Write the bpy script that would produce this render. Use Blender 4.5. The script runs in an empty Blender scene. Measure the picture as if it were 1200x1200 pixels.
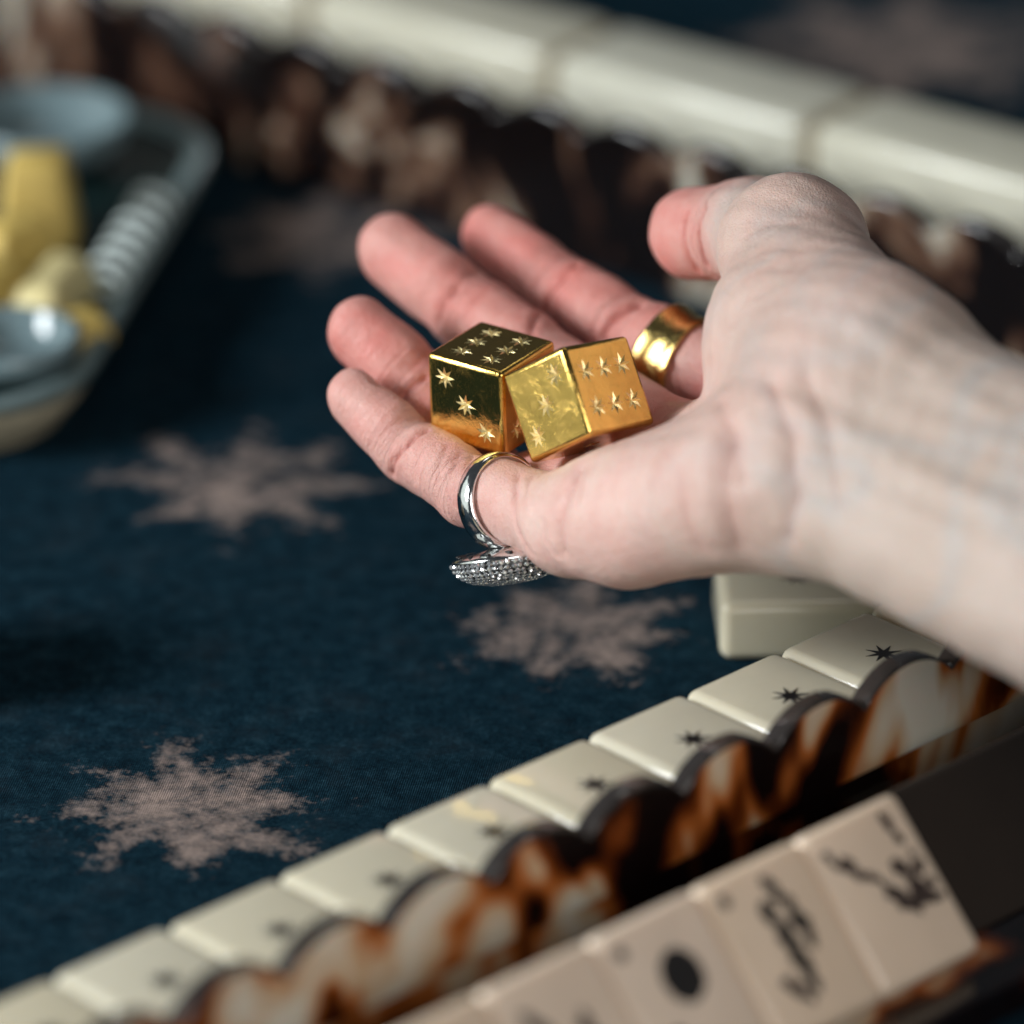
import bpy, bmesh, math, random
import numpy as np
from mathutils import Vector, Matrix
from mathutils.geometry import delaunay_2d_cdt

random.seed(7)
scene = bpy.context.scene
COL = scene.collection
MM = 0.001
R = math.radians

# ------------------------------------------------------------------ camera
PITCH, LENS, DIST = R(25), 200.0, 1.1
FWD = np.array([0, math.cos(PITCH), -math.sin(PITCH)])
UP = np.array([0, math.sin(PITCH), math.cos(PITCH)])
RIGHT = np.array([1.0, 0, 0])
WID = 36.0 / LENS
EYE = -DIST * (FWD + (600 - 890) / 1200 * WID * UP)      # the table point in focus is the origin
cam_data = bpy.data.cameras.new('camera')
cam_data.lens = LENS
cam_data.sensor_width = 36
cam_data.clip_start = 0.05
cam_data.clip_end = 50
cam_data.dof.use_dof = True
cam_data.dof.focus_distance = DIST - 0.010
cam_data.dof.aperture_fstop = 5.8
cam = bpy.data.objects.new('camera', cam_data)
COL.objects.link(cam)
cam.location = EYE
cam.rotation_euler = (math.pi / 2 - PITCH, 0, 0)
scene.camera = cam
scene.render.resolution_x = scene.render.resolution_y = 1024

# ------------------------------------------------------------------ light
world = bpy.data.worlds.new('World')
scene.world = world
world.use_nodes = True
bg = world.node_tree.nodes['Background']
bg.inputs['Color'].default_value = (0.62, 0.68, 0.75, 1)
bg.inputs['Strength'].default_value = 0.07


def area(name, loc, target, sx, sy, power, color):
    d = bpy.data.lights.new(name, 'AREA')
    d.shape = 'RECTANGLE'
    d.size, d.size_y, d.energy, d.color = sx, sy, power, color
    o = bpy.data.objects.new(name, d)
    COL.objects.link(o)
    o.location = loc
    o.rotation_euler = (Vector(target) - Vector(loc)).to_track_quat('-Z', 'Y').to_euler()
    return o


area('window_light', (-1.25, -0.32, 0.62), (0, 0.05, 0.05), 0.45, 0.45, 25, (0.93, 0.97, 1.0))
area('dice_reflection_fill', (-1.35, -0.05, 0.25), (0, -0.05, 0.1), 1.7, 1.3, 6.0, (0.90, 1.0, 0.93))  # added lamp, no wall there: a pale field for the dice to reflect
area('room_fill', (0.35, -1.5, 0.75), (0.05, 0, 0.03), 0.9, 0.8, 11, (1.0, 0.97, 0.94))
area('ceiling_light', (0.15, 0.75, 1.5), (0, 0.1, 0.05), 0.5, 0.35, 1.3, (1.0, 0.95, 0.88))
scene.view_settings.view_transform = 'Standard'
scene.view_settings.look = 'None'
scene.view_settings.exposure = 0
scene.view_settings.gamma = 1
scene.render.engine = 'CYCLES'
scene.cycles.use_denoising = True
scene.cycles.max_bounces = 10
scene.cycles.sample_clamp_indirect = 1.5


# ------------------------------------------------------------------ helpers
def P(px, py, away=0.0):
    """point (mm) seen at a pixel of the 1200 px photograph, 'away' mm behind the plane in focus"""
    d = FWD + (px - 600) / 1200 * WID * RIGHT + (600 - py) / 1200 * WID * UP
    return (EYE + (DIST + away * MM) * d) * 1000


def tag(o, label=None, cat=None, group=None, kind=None):
    if label: o['label'] = label
    if cat: o['category'] = cat
    if group: o['group'] = group
    if kind: o['kind'] = kind
    return o


def empty(name, loc_mm, rz=0):
    o = bpy.data.objects.new(name, None)
    o.empty_display_size = 0.01
    COL.objects.link(o)
    o.location = Vector(loc_mm) * MM
    o.rotation_euler = (0, 0, rz)
    return o


def obj(name, bm, mat, parent=None, smooth=False):
    """bmesh in mm -> one object"""
    me = bpy.data.meshes.new(name)
    bmesh.ops.scale(bm, vec=(MM, MM, MM), verts=bm.verts)
    bm.to_mesh(me)
    bm.free()
    if smooth:
        me.polygons.foreach_set('use_smooth', [True] * len(me.polygons))
    me.materials.append(mat)
    o = bpy.data.objects.new(name, me)
    COL.objects.link(o)
    o.parent = parent
    return o


def rounded_box(sx, sy, sz, bev, seg=3):
    bm = bmesh.new()
    bmesh.ops.create_cube(bm, size=1)
    bmesh.ops.scale(bm, vec=(sx, sy, sz), verts=bm.verts)
    bmesh.ops.bevel(bm, geom=bm.edges[:], offset=bev, segments=seg, profile=0.5, affect='EDGES')
    return bm


def extrude_poly(bm, pts, depth_vec):
    """closed polygon (list of 3d) extruded along a vector"""
    a = [bm.verts.new(p) for p in pts]
    b = [bm.verts.new(Vector(p) + Vector(depth_vec)) for p in pts]
    n = len(pts)
    for i in range(n):
        bm.faces.new((a[i], a[(i + 1) % n], b[(i + 1) % n], b[i]))
    fs = [bm.faces.new(a[::-1]), bm.faces.new(b)]
    bmesh.ops.recalc_face_normals(bm, faces=bm.faces)
    return fs


class Mat:
    def __init__(self, name):
        self.m = bpy.data.materials.new(name)
        self.m.use_nodes = True
        self.nt = self.m.node_tree
        self.b = self.nt.nodes['Principled BSDF']

    def n(self, t, **kw):
        nd = self.nt.nodes.new(t)
        for k, v in kw.items():
            if k in nd.inputs.keys():
                nd.inputs[k].default_value = v
            else:
                setattr(nd, k, v)
        return nd

    def l(self, a, b):
        self.nt.links.new(a, b)

    def set(self, **kw):
        for k, v in kw.items():
            self.b.inputs[k.replace('_', ' ')].default_value = v
        return self

    def ramp(self, src, stops):
        r = self.n('ShaderNodeValToRGB')
        el = r.color_ramp.elements
        while len(el) < len(stops): el.new(0.5)
        for e, (p, c) in zip(el, stops):
            e.position = p
            e.color = tuple(c) + (1,) if len(c) == 3 else c
        self.l(src, r.inputs[0])
        return r.outputs['Color']

    def math(self, op, a, b=None, c=None, clamp=False):
        nd = self.n('ShaderNodeMath', operation=op)
        nd.use_clamp = clamp
        for i, v in enumerate((a, b, c)):
            if v is None: continue
            if isinstance(v, (int, float)): nd.inputs[i].default_value = v
            else: self.l(v, nd.inputs[i])
        return nd.outputs[0]

    def mix(self, fac, a, b):
        nd = self.n('ShaderNodeMix', data_type='RGBA')
        for i, v in ((0, fac), (6, a), (7, b)):
            if isinstance(v, (int, float)): nd.inputs[i].default_value = v
            elif isinstance(v, tuple): nd.inputs[i].default_value = v + (1,)
            else: self.l(v, nd.inputs[i])
        return nd.outputs[2]

    def bump(self, h, strength, dist):
        nd = self.n('ShaderNodeBump', Strength=strength, Distance=dist)
        self.l(h, nd.inputs['Height'])
        if self.b.inputs['Normal'].is_linked:
            self.l(self.b.inputs['Normal'].links[0].from_socket, nd.inputs['Normal'])
        self.l(nd.outputs[0], self.b.inputs['Normal'])

    def coord(self, which='Object'):
        return self.n('ShaderNodeTexCoord').outputs[which]

    def noise(self, vec, scale, detail=4, rough=0.55, dist=0.0):
        nd = self.n('ShaderNodeTexNoise', Scale=scale, Detail=detail, Roughness=rough, Distortion=dist)
        self.l(vec, nd.inputs['Vector'])
        return nd.outputs['Fac']


# ------------------------------------------------------------------ materials
# star print on the cloth: centre x, y (m), radius (m), turn
STARS = [(-0.058, 0.128, 0.033, 0.1), (-0.062, -0.020, 0.031, -0.05), (0.012, 0.057, 0.030, 0.3), (-0.045, 0.268, 0.031, 0.1),
         (0.100, 0.395, 0.052, 0.2), (0.060, 0.205, 0.026, 0.0), (-0.135, 0.045, 0.027, 0.3), (-0.150, -0.110, 0.027, 0.1),
         (-0.150, 0.290, 0.027, 0.2), (0.190, 0.300, 0.027, 0.2)]


def cloth_material():
    m = Mat('navy_star_cloth')
    co = m.coord()
    wob = m.n('ShaderNodeTexNoise', Scale=120.0, Detail=7.0, Roughness=0.82)
    m.l(co, wob.inputs['Vector'])
    dv = m.n('ShaderNodeVectorMath', operation='MULTIPLY_ADD')
    m.l(wob.outputs['Color'], dv.inputs[0])
    dv.inputs[1].default_value = (0.016, 0.016, 0)
    dv.inputs[2].default_value = (-0.008, -0.008, 0)
    ad = m.n('ShaderNodeVectorMath', operation='ADD')
    m.l(co, ad.inputs[0]); m.l(dv.outputs[0], ad.inputs[1])
    sep = m.n('ShaderNodeSeparateXYZ')
    m.l(ad.outputs[0], sep.inputs[0])
    x, y = sep.outputs[0], sep.outputs[1]
    total = None
    for sx, sy, sr, turn in STARS:
        dx = m.math('SUBTRACT', x, sx)
        dy = m.math('SUBTRACT', y, sy)
        rad = m.math('SQRT', m.math('ADD', m.math('MULTIPLY', dx, dx), m.math('MULTIPLY', dy, dy)))
        ang = m.math('ARCTAN2', dy, dx)
        # eight sharp points
        ph = m.math('FRACT', m.math('MULTIPLY', m.math('ADD', ang, turn + 7.0), 8 / (2 * math.pi)))
        tip = m.math('MULTIPLY', m.math('ABSOLUTE', m.math('SUBTRACT', ph, 0.5)), 2.0)
        lim = m.math('DIVIDE', sr, m.math('MULTIPLY_ADD', tip, 1.0 - 1.6, 1.6))
        v = m.math('MULTIPLY', m.math('SUBTRACT', lim, rad), 1.0 / sr)
        total = v if total is None else m.math('MAXIMUM', total, v)
    wear = m.noise(co, 300, 6, 0.75)
    wear2 = m.noise(co, 70, 4, 0.65)
    wv = m.math('ADD', m.math('MULTIPLY', wear, 0.62), m.math('MULTIPLY', wear2, 0.62))
    # the print is rubbed thin: wear eats in from the edges and leaves specks inside
    edge = m.math('MINIMUM', m.math('MULTIPLY', total, 2.0), 0.70)
    fac = m.math('MULTIPLY', m.math('ADD', edge, m.math('MULTIPLY', m.math('SUBTRACT', wv, 0.64), 4.6)), 0.9, clamp=True)
    fac = m.math('MULTIPLY', fac, 0.9)
    # navy with worn, slightly lighter flecks
    mott = m.math('ADD', m.math('MULTIPLY', m.noise(co, 1100, 4, 0.8), 0.5), m.math('MULTIPLY', m.noise(co, 210, 5, 0.75), 0.5))
    base = m.ramp(mott, [(0.36, (0.0012, 0.006, 0.012)), (0.50, (0.005, 0.027, 0.045)), (0.64, (0.022, 0.068, 0.098)), (0.74, (0.07, 0.115, 0.14))])
    fl = m.math('MULTIPLY', m.math('SUBTRACT', m.noise(co, 70, 5, 0.65), 0.5), 1.6, clamp=True)
    base = m.mix(fl, base, (0.034, 0.054, 0.070))
    col = m.mix(fac, base, (0.50, 0.385, 0.335))
    m.l(col, m.b.inputs['Base Color'])
    m.set(Roughness=0.88, Sheen_Weight=0.0, Sheen_Roughness=0.5)
    m.b.inputs['Specular IOR Level'].default_value = 0.05
    sepo = m.n('ShaderNodeSeparateXYZ'); m.l(co, sepo.inputs[0])
    diag1 = m.math('ADD', m.math('MULTIPLY', sepo.outputs[0], 0.8), m.math('MULTIPLY', sepo.outputs[1], 0.6))
    diag2 = m.math('SUBTRACT', m.math('MULTIPLY', sepo.outputs[0], 0.6), m.math('MULTIPLY', sepo.outputs[1], 0.8))
    w1 = m.math('SINE', m.math('MULTIPLY', diag1, 2 * math.pi / 0.00062))
    w2 = m.math('SINE', m.math('MULTIPLY', diag2, 2 * math.pi / 0.00062))
    m.bump(m.math('MULTIPLY', w1, w2), 0.9, 0.0003)
    m.bump(m.noise(co, 420, 4, 0.7), 0.7, 0.0008)
    return m.m


def resin_material(name, col, rough=0.16, sss=0.25):
    m = Mat(name)
    co = m.coord()
    c = m.ramp(m.noise(co, 70, 3, 0.5, 0.6), [(0.3, tuple(v * 0.90 for v in col)), (0.7, col)])
    oi = m.n('ShaderNodeObjectInfo')
    c = m.mix(m.math('MULTIPLY', oi.outputs['Random'], 0.55), c, (col[0] * 0.93, col[1] * 0.86, col[2] * 0.72))
    gr = m.math('MULTIPLY', m.math('SUBTRACT', m.noise(co, 420, 5, 0.7), 0.62), 2.5, clamp=True)
    c = m.mix(m.math('MULTIPLY', gr, 0.5), c, (col[0] * 0.6, col[1] * 0.52, col[2] * 0.4))
    m.l(c, m.b.inputs['Base Color'])
    m.set(Roughness=rough, Subsurface_Weight=sss, Subsurface_Scale=0.004)
    m.b.inputs['Subsurface Radius'].default_value = (1.0, 0.85, 0.6)
    r = m.ramp(m.noise(co, 260, 4, 0.6), [(0.35, (rough * 0.8,) * 3), (0.75, (rough * 1.7,) * 3)])
    m.l(r, m.b.inputs['Roughness'])
    m.bump(m.noise(co, 45, 2), 0.05, 0.002)
    return m.m


PAL_NEAR = [(0.0, (0.004, 0.003, 0.003)), (0.43, (0.006, 0.003, 0.003)), (0.475, (0.12, 0.024, 0.004)),
            (0.515, (0.46, 0.14, 0.03)), (0.55, (0.60, 0.42, 0.26)), (0.62, (0.72, 0.68, 0.57))]
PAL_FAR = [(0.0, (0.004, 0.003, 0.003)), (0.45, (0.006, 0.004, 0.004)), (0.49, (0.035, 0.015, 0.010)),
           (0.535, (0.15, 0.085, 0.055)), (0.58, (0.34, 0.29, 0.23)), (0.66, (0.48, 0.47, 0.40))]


def tortoise_material(name='tortoiseshell_acrylic', dark=0.012, scale=27.0, pal=PAL_NEAR, wave=None):
    m = Mat(name)
    co = m.coord()
    mp = m.n('ShaderNodeMapping')
    mp.inputs['Scale'].default_value = (1.0, 1.0, 0.6)
    m.l(co, mp.inputs['Vector'])
    big = m.noise(mp.outputs[0], scale, 2.5, 0.5, 1.1)
    fine = m.noise(mp.outputs[0], scale * 3.2, 3, 0.5, 0.6)
    v = m.math('ADD', m.math('MULTIPLY', big, 0.9), m.math('MULTIPLY', fine, 0.10))
    v = m.math('SUBTRACT', v, dark)
    if wave:                                             # each scallop runs from a dark streak to pale horn
        sx = m.n('ShaderNodeSeparateXYZ'); m.l(co, sx.inputs[0])
        slant = m.math('ADD', sx.outputs[0], m.math('MULTIPLY', sx.outputs[2], -0.7))
        u = m.math('FRACT', m.math('DIVIDE', m.math('SUBTRACT', slant, wave[1] - 0.003), wave[0]))
        v = m.math('ADD', v, m.math('MULTIPLY', m.math('SINE', m.math('MULTIPLY_ADD', u, 2 * math.pi, -1.6)), 0.055))
    c = m.ramp(v, pal)
    m.l(c, m.b.inputs['Base Color'])
    m.set(Roughness=0.10, Subsurface_Weight=0.45, Subsurface_Scale=0.004, Coat_Weight=0.6, Coat_Roughness=0.04)
    m.b.inputs['Subsurface Radius'].default_value = (1.0, 0.6, 0.35)
    return m.m


def gold_material(name, col, rough):
    m = Mat(name)
    co = m.coord()
    n1 = m.noise(co, 240, 6, 0.7, 0.8)
    n2 = m.noise(co, 2200, 3, 0.6)
    m.l(m.mix(m.math('MULTIPLY', m.math('SUBTRACT', n1, 0.45), 2.6, clamp=True), col, tuple(v * 0.66 for v in col)), m.b.inputs['Base Color'])
    r = m.ramp(n1, [(0.35, (rough * 0.6,) * 3), (0.55, (rough * 1.3,) * 3), (0.62, (rough * 2.6,) * 3), (0.8, (rough * 4.0,) * 3)])
    m.l(r, m.b.inputs['Roughness'])
    m.set(Metallic=1.0)
    # hairline scratches
    mp = m.n('ShaderNodeMapping'); mp.inputs['Scale'].default_value = (1, 14, 1); mp.inputs['Rotation'].default_value = (0.4, 0.7, 0.6)
    m.l(co, mp.inputs['Vector'])
    m.bump(m.noise(mp.outputs[0], 420, 4, 0.75), 0.22, 0.0004)
    m.bump(n1, 0.20, 0.0006)
    return m.m


def plain(name, col, rough=0.4, metallic=0.0, bump=0.0, scale=300, **kw):
    m = Mat(name)
    co = m.coord()
    c = m.ramp(m.noise(co, scale, 4, 0.6), [(0.3, tuple(v * 0.82 for v in col)), (0.7, tuple(min(1, v * 1.08) for v in col))])
    m.l(c, m.b.inputs['Base Color'])
    m.set(Roughness=rough, Metallic=metallic, **kw)
    if bump: m.bump(m.noise(co, scale, 4, 0.6), bump, 0.001)
    return m.m


def skin_material():
    m = Mat('skin')
    at = m.n('ShaderNodeAttribute', attribute_name='skin')
    sp = m.n('ShaderNodeSeparateColor')
    m.l(at.outputs['Color'], sp.inputs[0])
    pink, crease, tan = sp.outputs[0], sp.outputs[1], sp.outputs[2]
    co = m.coord()
    blot = m.noise(co, 110, 4, 0.6)
    blot2 = m.noise(co, 38, 3, 0.5)
    pf = m.math('ADD', pink, m.math('MULTIPLY', m.math('SUBTRACT', blot, 0.5), 0.8), clamp=True)
    c = m.mix(pf, (0.70, 0.50, 0.435), (0.62, 0.205, 0.175))
    tn = m.mix(m.math('MULTIPLY', blot2, 1.0), (0.46, 0.345, 0.275), (0.56, 0.465, 0.41))
    c = m.mix(tan, c, tn)
    # faint blue veins under the wrist
    wv = m.n('ShaderNodeTexNoise', Scale=26.0, Detail=2.0, Roughness=0.4, Distortion=0.8)
    m.l(co, wv.inputs['Vector'])
    ve = m.math('SUBTRACT', 1.0, m.math('MULTIPLY', m.math('ABSOLUTE', m.math('SUBTRACT', wv.outputs['Fac'], 0.5)), 14.0), clamp=True)
    c = m.mix(m.math('MULTIPLY', m.math('MULTIPLY', ve, tan), 0.42), c, (0.40, 0.42, 0.42))
    c = m.mix(m.math('MULTIPLY', crease, 0.75), c, (0.46, 0.11, 0.085))
    mot = m.math('MULTIPLY', m.math('SUBTRACT', m.noise(co, 420, 4, 0.7), 0.52), 2.4, clamp=True)
    c = m.mix(m.math('MULTIPLY', mot, 0.30), c, (0.50, 0.20, 0.16))
    mot2 = m.math('MULTIPLY', m.math('SUBTRACT', m.noise(co, 260, 4, 0.7), 0.55), 2.4, clamp=True)
    c = m.mix(m.math('MULTIPLY', mot2, 0.22), c, (0.80, 0.66, 0.58))
    m.l(c, m.b.inputs['Base Color'])
    m.l(m.ramp(m.noise(co, 300, 4, 0.6), [(0.3, (0.30,) * 3), (0.7, (0.52,) * 3)]), m.b.inputs['Roughness'])
    m.set(Subsurface_Weight=0.30, Subsurface_Scale=0.0022)
    m.b.inputs['Subsurface Radius'].default_value = (1.0, 0.36, 0.22)
    m.b.inputs['Specular IOR Level'].default_value = 0.42
    vo = m.n('ShaderNodeTexVoronoi', Scale=1500.0, feature='DISTANCE_TO_EDGE')
    m.l(co, vo.inputs['Vector'])
    # fine lines across the fingers, strongest at the joints
    ax = m.n('ShaderNodeAttribute', attribute_name='axial')
    sa = m.n('ShaderNodeSeparateColor'); m.l(ax.outputs['Color'], sa.inputs[0])
    cx = m.n('ShaderNodeCombineXYZ')
    m.l(m.math('MULTIPLY', sa.outputs[0], 1.15), cx.inputs[0])
    m.l(m.math('MULTIPLY', sa.outputs[1], 0.16), cx.inputs[1])
    m.l(m.math('MULTIPLY', sa.outputs[2], 0.16), cx.inputs[2])
    lines = m.noise(cx.outputs[0], 1.0, 4, 0.62, 0.5)
    m.bump(m.math('MULTIPLY', lines, at.outputs['Alpha']), 0.95, 0.0013)
    m.bump(m.math('MULTIPLY', vo.outputs['Distance'], 4.0, clamp=True), 0.32, 0.00025)
    m.bump(m.noise(co, 620, 5, 0.7), 0.45, 0.0006)
    m.bump(m.noise(co, 170, 4, 0.6), 0.25, 0.0018)
    return m.m


M = dict(
    cloth=cloth_material(),
    tile=resin_material('cream_resin', (0.68, 0.64, 0.51), 0.10, 0.4),
    tile_face=resin_material('warm_tile_resin', (0.88, 0.72, 0.58)),
    bar=resin_material('pale_bar_resin', (0.62, 0.61, 0.51)),
    rim_grey=plain('rim_reflection_grey', (0.035, 0.030, 0.028), 0.10, 0.0, Coat_Weight=1.0, Coat_Roughness=0.05),  # grey of the window's reflection put into the rim colour
    ink=plain('black_ink', (0.008, 0.008, 0.009), 0.45),
    ink_soft=plain('brown_ink', (0.060, 0.042, 0.036), 0.45),
    tortoise=tortoise_material(wave=(0.0239, (19.6 - 95) * 0.001)),
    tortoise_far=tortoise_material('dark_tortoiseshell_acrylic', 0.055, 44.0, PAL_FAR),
    tortoise_deep=tortoise_material('deep_tortoiseshell_acrylic', 0.055, 24.0),
    rack_brown=plain('dark_brown_acrylic', (0.030, 0.021, 0.015), 0.16, 0.0, 0.0, 40, Coat_Weight=0.5),
    gold=gold_material('polished_gold', (0.92, 0.60, 0.16), 0.085),
    pip=gold_material('engraved_gold', (1.0, 0.82, 0.42), 0.28),
    ring_gold=gold_material('ring_gold', (0.88, 0.64, 0.22), 0.17),
    silver=plain('silver', (0.86, 0.86, 0.86), 0.12, 1.0, 0.06, 500),
    dark_silver=plain('gap_shade_silver', (0.05, 0.05, 0.05), 0.35, 0.8),  # shade in slots and between stones put into a dark colour
    glass_gem=plain('clear_gem', (0.80, 0.82, 0.84), 0.03, 0.75, IOR=2.2),
    skin=skin_material(),
    tray_dark=plain('dark_green_glaze', (0.006, 0.018, 0.018), 0.25),
    tray_rim=plain('grey_green_glaze', (0.15, 0.21, 0.215), 0.25),
    tray_base=plain('cream_stoneware', (0.42, 0.38, 0.27), 0.6, 0, 0.2),
    snack=plain('yellow_snack', (0.62, 0.45, 0.12), 0.6, 0, 0.5, 200),
    snack_pale=plain('pale_yellow_snack', (0.75, 0.65, 0.32), 0.55, 0, 0.5, 200),
    dish=plain('grey_blue_glass', (0.20, 0.28, 0.30), 0.12, 0.0, Transmission_Weight=0.25),
    ripple=plain('frosted_white', (0.66, 0.76, 0.74), 0.3),
    seam=plain('tan_seam', (0.34, 0.27, 0.17), 0.5),
)

# ------------------------------------------------------------------ table
bm = bmesh.new()
bmesh.ops.create_grid(bm, x_segments=40, y_segments=40, size=500)
for v in bm.verts:
    v.co.y += 130
    v.co.x += 120
table = obj('tablecloth', bm, M['cloth'])
tag(table, kind='structure')

# ------------------------------------------------------------------ wall of tiles behind the near rack
ROW = R(44.1)
T = Vector((math.cos(ROW), math.sin(ROW), 0))           # along the row, to the right and away
N = Vector((T.y, -T.x, 0))                              # towards the player
G0 = Vector((-60.8, -110.9, 0))                         # far left corner of the tile whose corner shows at (190, 1080)
PITCH_T, TW, TL, TH = 25.75, 25.45, 32.0, 12.9


def star_poly(r_out, r_in, n=8, alt=1.0):
    pts = []
    for k in range(2 * n):
        r = (r_out * (alt if (k // 2) % 2 else 1)) if k % 2 == 0 else r_in
        a = math.pi * k / n
        pts.append((r * math.cos(a), r * math.sin(a)))
    return pts


tile_me = rounded_box(TW, TL, TH, 2.5, 5)
tile_master = obj('tile', tile_me, M['tile'], smooth=True)
tile_mesh = tile_master.data
bpy.data.objects.remove(tile_master)
bm = bmesh.new()
extrude_poly(bm, [(x, y, 0) for x, y in star_poly(3.7, 1.25)], (0, 0, 0.08))
sm = obj('star_mark', bm, M['ink'])
star_mesh = sm.data
bpy.data.objects.remove(sm)


def add_tile(loc, rz, label, group, star=True):
    o = bpy.data.objects.new('tile', tile_mesh)
    COL.objects.link(o)
    o.location = Vector(loc) * MM
    o.rotation_euler = (0, 0, rz)
    tag(o, label, 'tile', group)
    if star:
        s = bpy.data.objects.new('star_mark', star_mesh)
        COL.objects.link(s)
        s.parent = o
        s.location = (0, 0, (TH / 2 + 0.005) * MM)
        s.rotation_euler = (0, 0, R(22.5 + random.uniform(-6, 6)))
    return o


for i in range(-3, 10):
    for layer in (0, 1):
        c = G0 + T * (PITCH_T * (i + 0.5)) + N * (TL / 2 + random.uniform(-0.55, 0.45))
        c.z = TH / 2 + layer * (TH + 0.1)
        lab = ('cream tile with a black star on its back, top row behind the scalloped rack' if layer
               else 'cream tile underneath the star-backed top row behind the scalloped rack')
        add_tile(c, ROW + R(random.uniform(-0.6, 0.6)), lab, 'upper row of wall tiles' if layer else 'lower row of wall tiles', layer == 1)

# the loose tile standing off the end of the wall, under the wrist
add_tile((57.2, 42.2 + TW / 2, TH / 2), R(91.5), 'single cream tile lying loose on the cloth beneath the wrist', None)


# ------------------------------------------------------------------ scalloped racks
def scallop_wall(name, parent, mat, length, thick, z0, zv, zp, pitch, phase):
    """upright strip along local x, from y=0 (front) to y=thick (back), its top edge a chain of arches"""
    bm = bmesh.new()
    pts = [(-length / 2, 0, z0)]
    x = -length / 2
    h = zp - zv
    rad = (pitch * pitch / 4 + h * h) / (2 * h)
    top = []
    steps = int(length / 0.9)
    for k in range(steps + 1):
        xx = -length / 2 + length * k / steps
        u = ((xx - phase) / pitch) % 1.0 - 0.5
        zz = zv + math.sqrt(max(0, rad * rad - (u * pitch) ** 2)) - (rad - h)
        top.append((xx, zz))
    prev = None
    e = 0.7                                              # edge rounding
    rows = []
    for xx, zz in top:
        ring = [(xx, 0, z0), (xx, 0, zz - e), (xx, e * 0.3, zz - e * 0.3), (xx, e, zz), (xx, thick - e, zz), (xx, thick - e * 0.3, zz - e * 0.3),
                (xx, thick, zz - e), (xx, thick, z0)]
        rows.append([bm.verts.new(p) for p in ring])
    for a, b in zip(rows, rows[1:]):
        for j in range(8):
            bm.faces.new((a[j], b[j], b[(j + 1) % 8], a[(j + 1) % 8]))
    bm.faces.new(rows[0][::-1]); bm.faces.new(rows[-1])
    bmesh.ops.recalc_face_normals(bm, faces=bm.faces)
    o = obj(name, bm, mat, parent)
    me = o.data
    me.materials.append(M['rim_grey'])
    for p in me.polygons:
        if p.normal.z > 0.02 and abs(p.normal.y) < 0.95: p.material_index = 1
    me.polygons.foreach_set('use_smooth', [len(p.vertices) == 4 and abs(p.normal.y) < 0.95 and p.normal.z > 0.02 for p in me.polygons])
    return o


def prism(profile, length, mat, name, parent, bev=0.6):
    """profile of (y, z) swept along local x"""
    bm = bmesh.new()
    extrude_poly(bm, [(-length / 2, y, z) for y, z in profile], (length, 0, 0))
    if bev:
        bmesh.ops.bevel(bm, geom=bm.edges[:], offset=bev, segments=2, profile=0.5, affect='EDGES')
    return obj(name, bm, mat, parent)


# near rack: local x along the row, local -y towards the player
RL = 380.0
rack0 = G0 + T * 95 + N * 37.6
near_rack = empty('tile_rack', rack0, ROW)
tag(near_rack, 'tortoiseshell tile rack with scalloped back edge, holding the leaning face-up tiles', 'rack')
sc_phase = 19.6 - 95
scallop_wall('scalloped_back', near_rack, M['tortoise'], RL, 4.4, 18.5, 31.9, 37.7, 23.9, sc_phase)
prism([(1.6, 0.6), (4.3, 0.6), (4.3, 18.3), (1.6, 18.3)], RL - 3, M['tortoise_deep'], 'lower_wall', near_rack)
prism([(-58, 0.3), (1.2, 0.3), (1.2, 4), (-34, 4.0), (-52, 3.4), (-52, 7.5), (-58, 7.5)], RL, M['tortoise_deep'], 'floor_ledge', near_rack)
prism([(-38.2, 4.2), (-10, 4.2), (-10, 18), (-16, 25.0), (-17.5, 25.0)], RL - 4, M['rack_brown'], 'slanted_rest', near_rack)

# tiles leaning in the rack: top front edge at offset 67 mm from the wall of tiles, 34 mm above the cloth
LEAN = R(44)
lean_tile = rounded_box(TW, TH, TL, 1.9, 4)
lm = obj('tile', lean_tile, M['tile_face'], smooth=True)
lean_mesh = lm.data
bpy.data.objects.remove(lm)


def blob_poly(cx, cy, rx, ry, rot=0, jag=0.12, n=18, seed=1):
    rnd = random.Random(seed)
    out = []
    for k in range(n):
        a = 2 * math.pi * k / n
        r = 1 + rnd.uniform(-jag, jag)
        x, y = rx * r * math.cos(a), ry * r * math.sin(a)
        out.append((cx + x * math.cos(rot) - y * math.sin(rot), cy + x * math.sin(rot) + y * math.cos(rot)))
    return out


def stroke(x0, z0, x1, z1, w, n, seed, mt):
    """a brushed stroke as overlapping ragged dabs"""
    rnd = random.Random(seed)
    out = []
    a = math.atan2(z1 - z0, x1 - x0)
    n = n * 2
    for k in range(n):
        t = k / max(1, n - 1)
        out.append((blob_poly(x0 + (x1 - x0) * t + rnd.uniform(-1.0, 1.0), z0 + (z1 - z0) * t + rnd.uniform(-0.7, 0.7), w * rnd.uniform(0.8, 1.7), w * rnd.uniform(0.5, 1.0), a + rnd.uniform(-0.5, 0.5), 0.25, 12, seed + k), mt))
    return out


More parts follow.
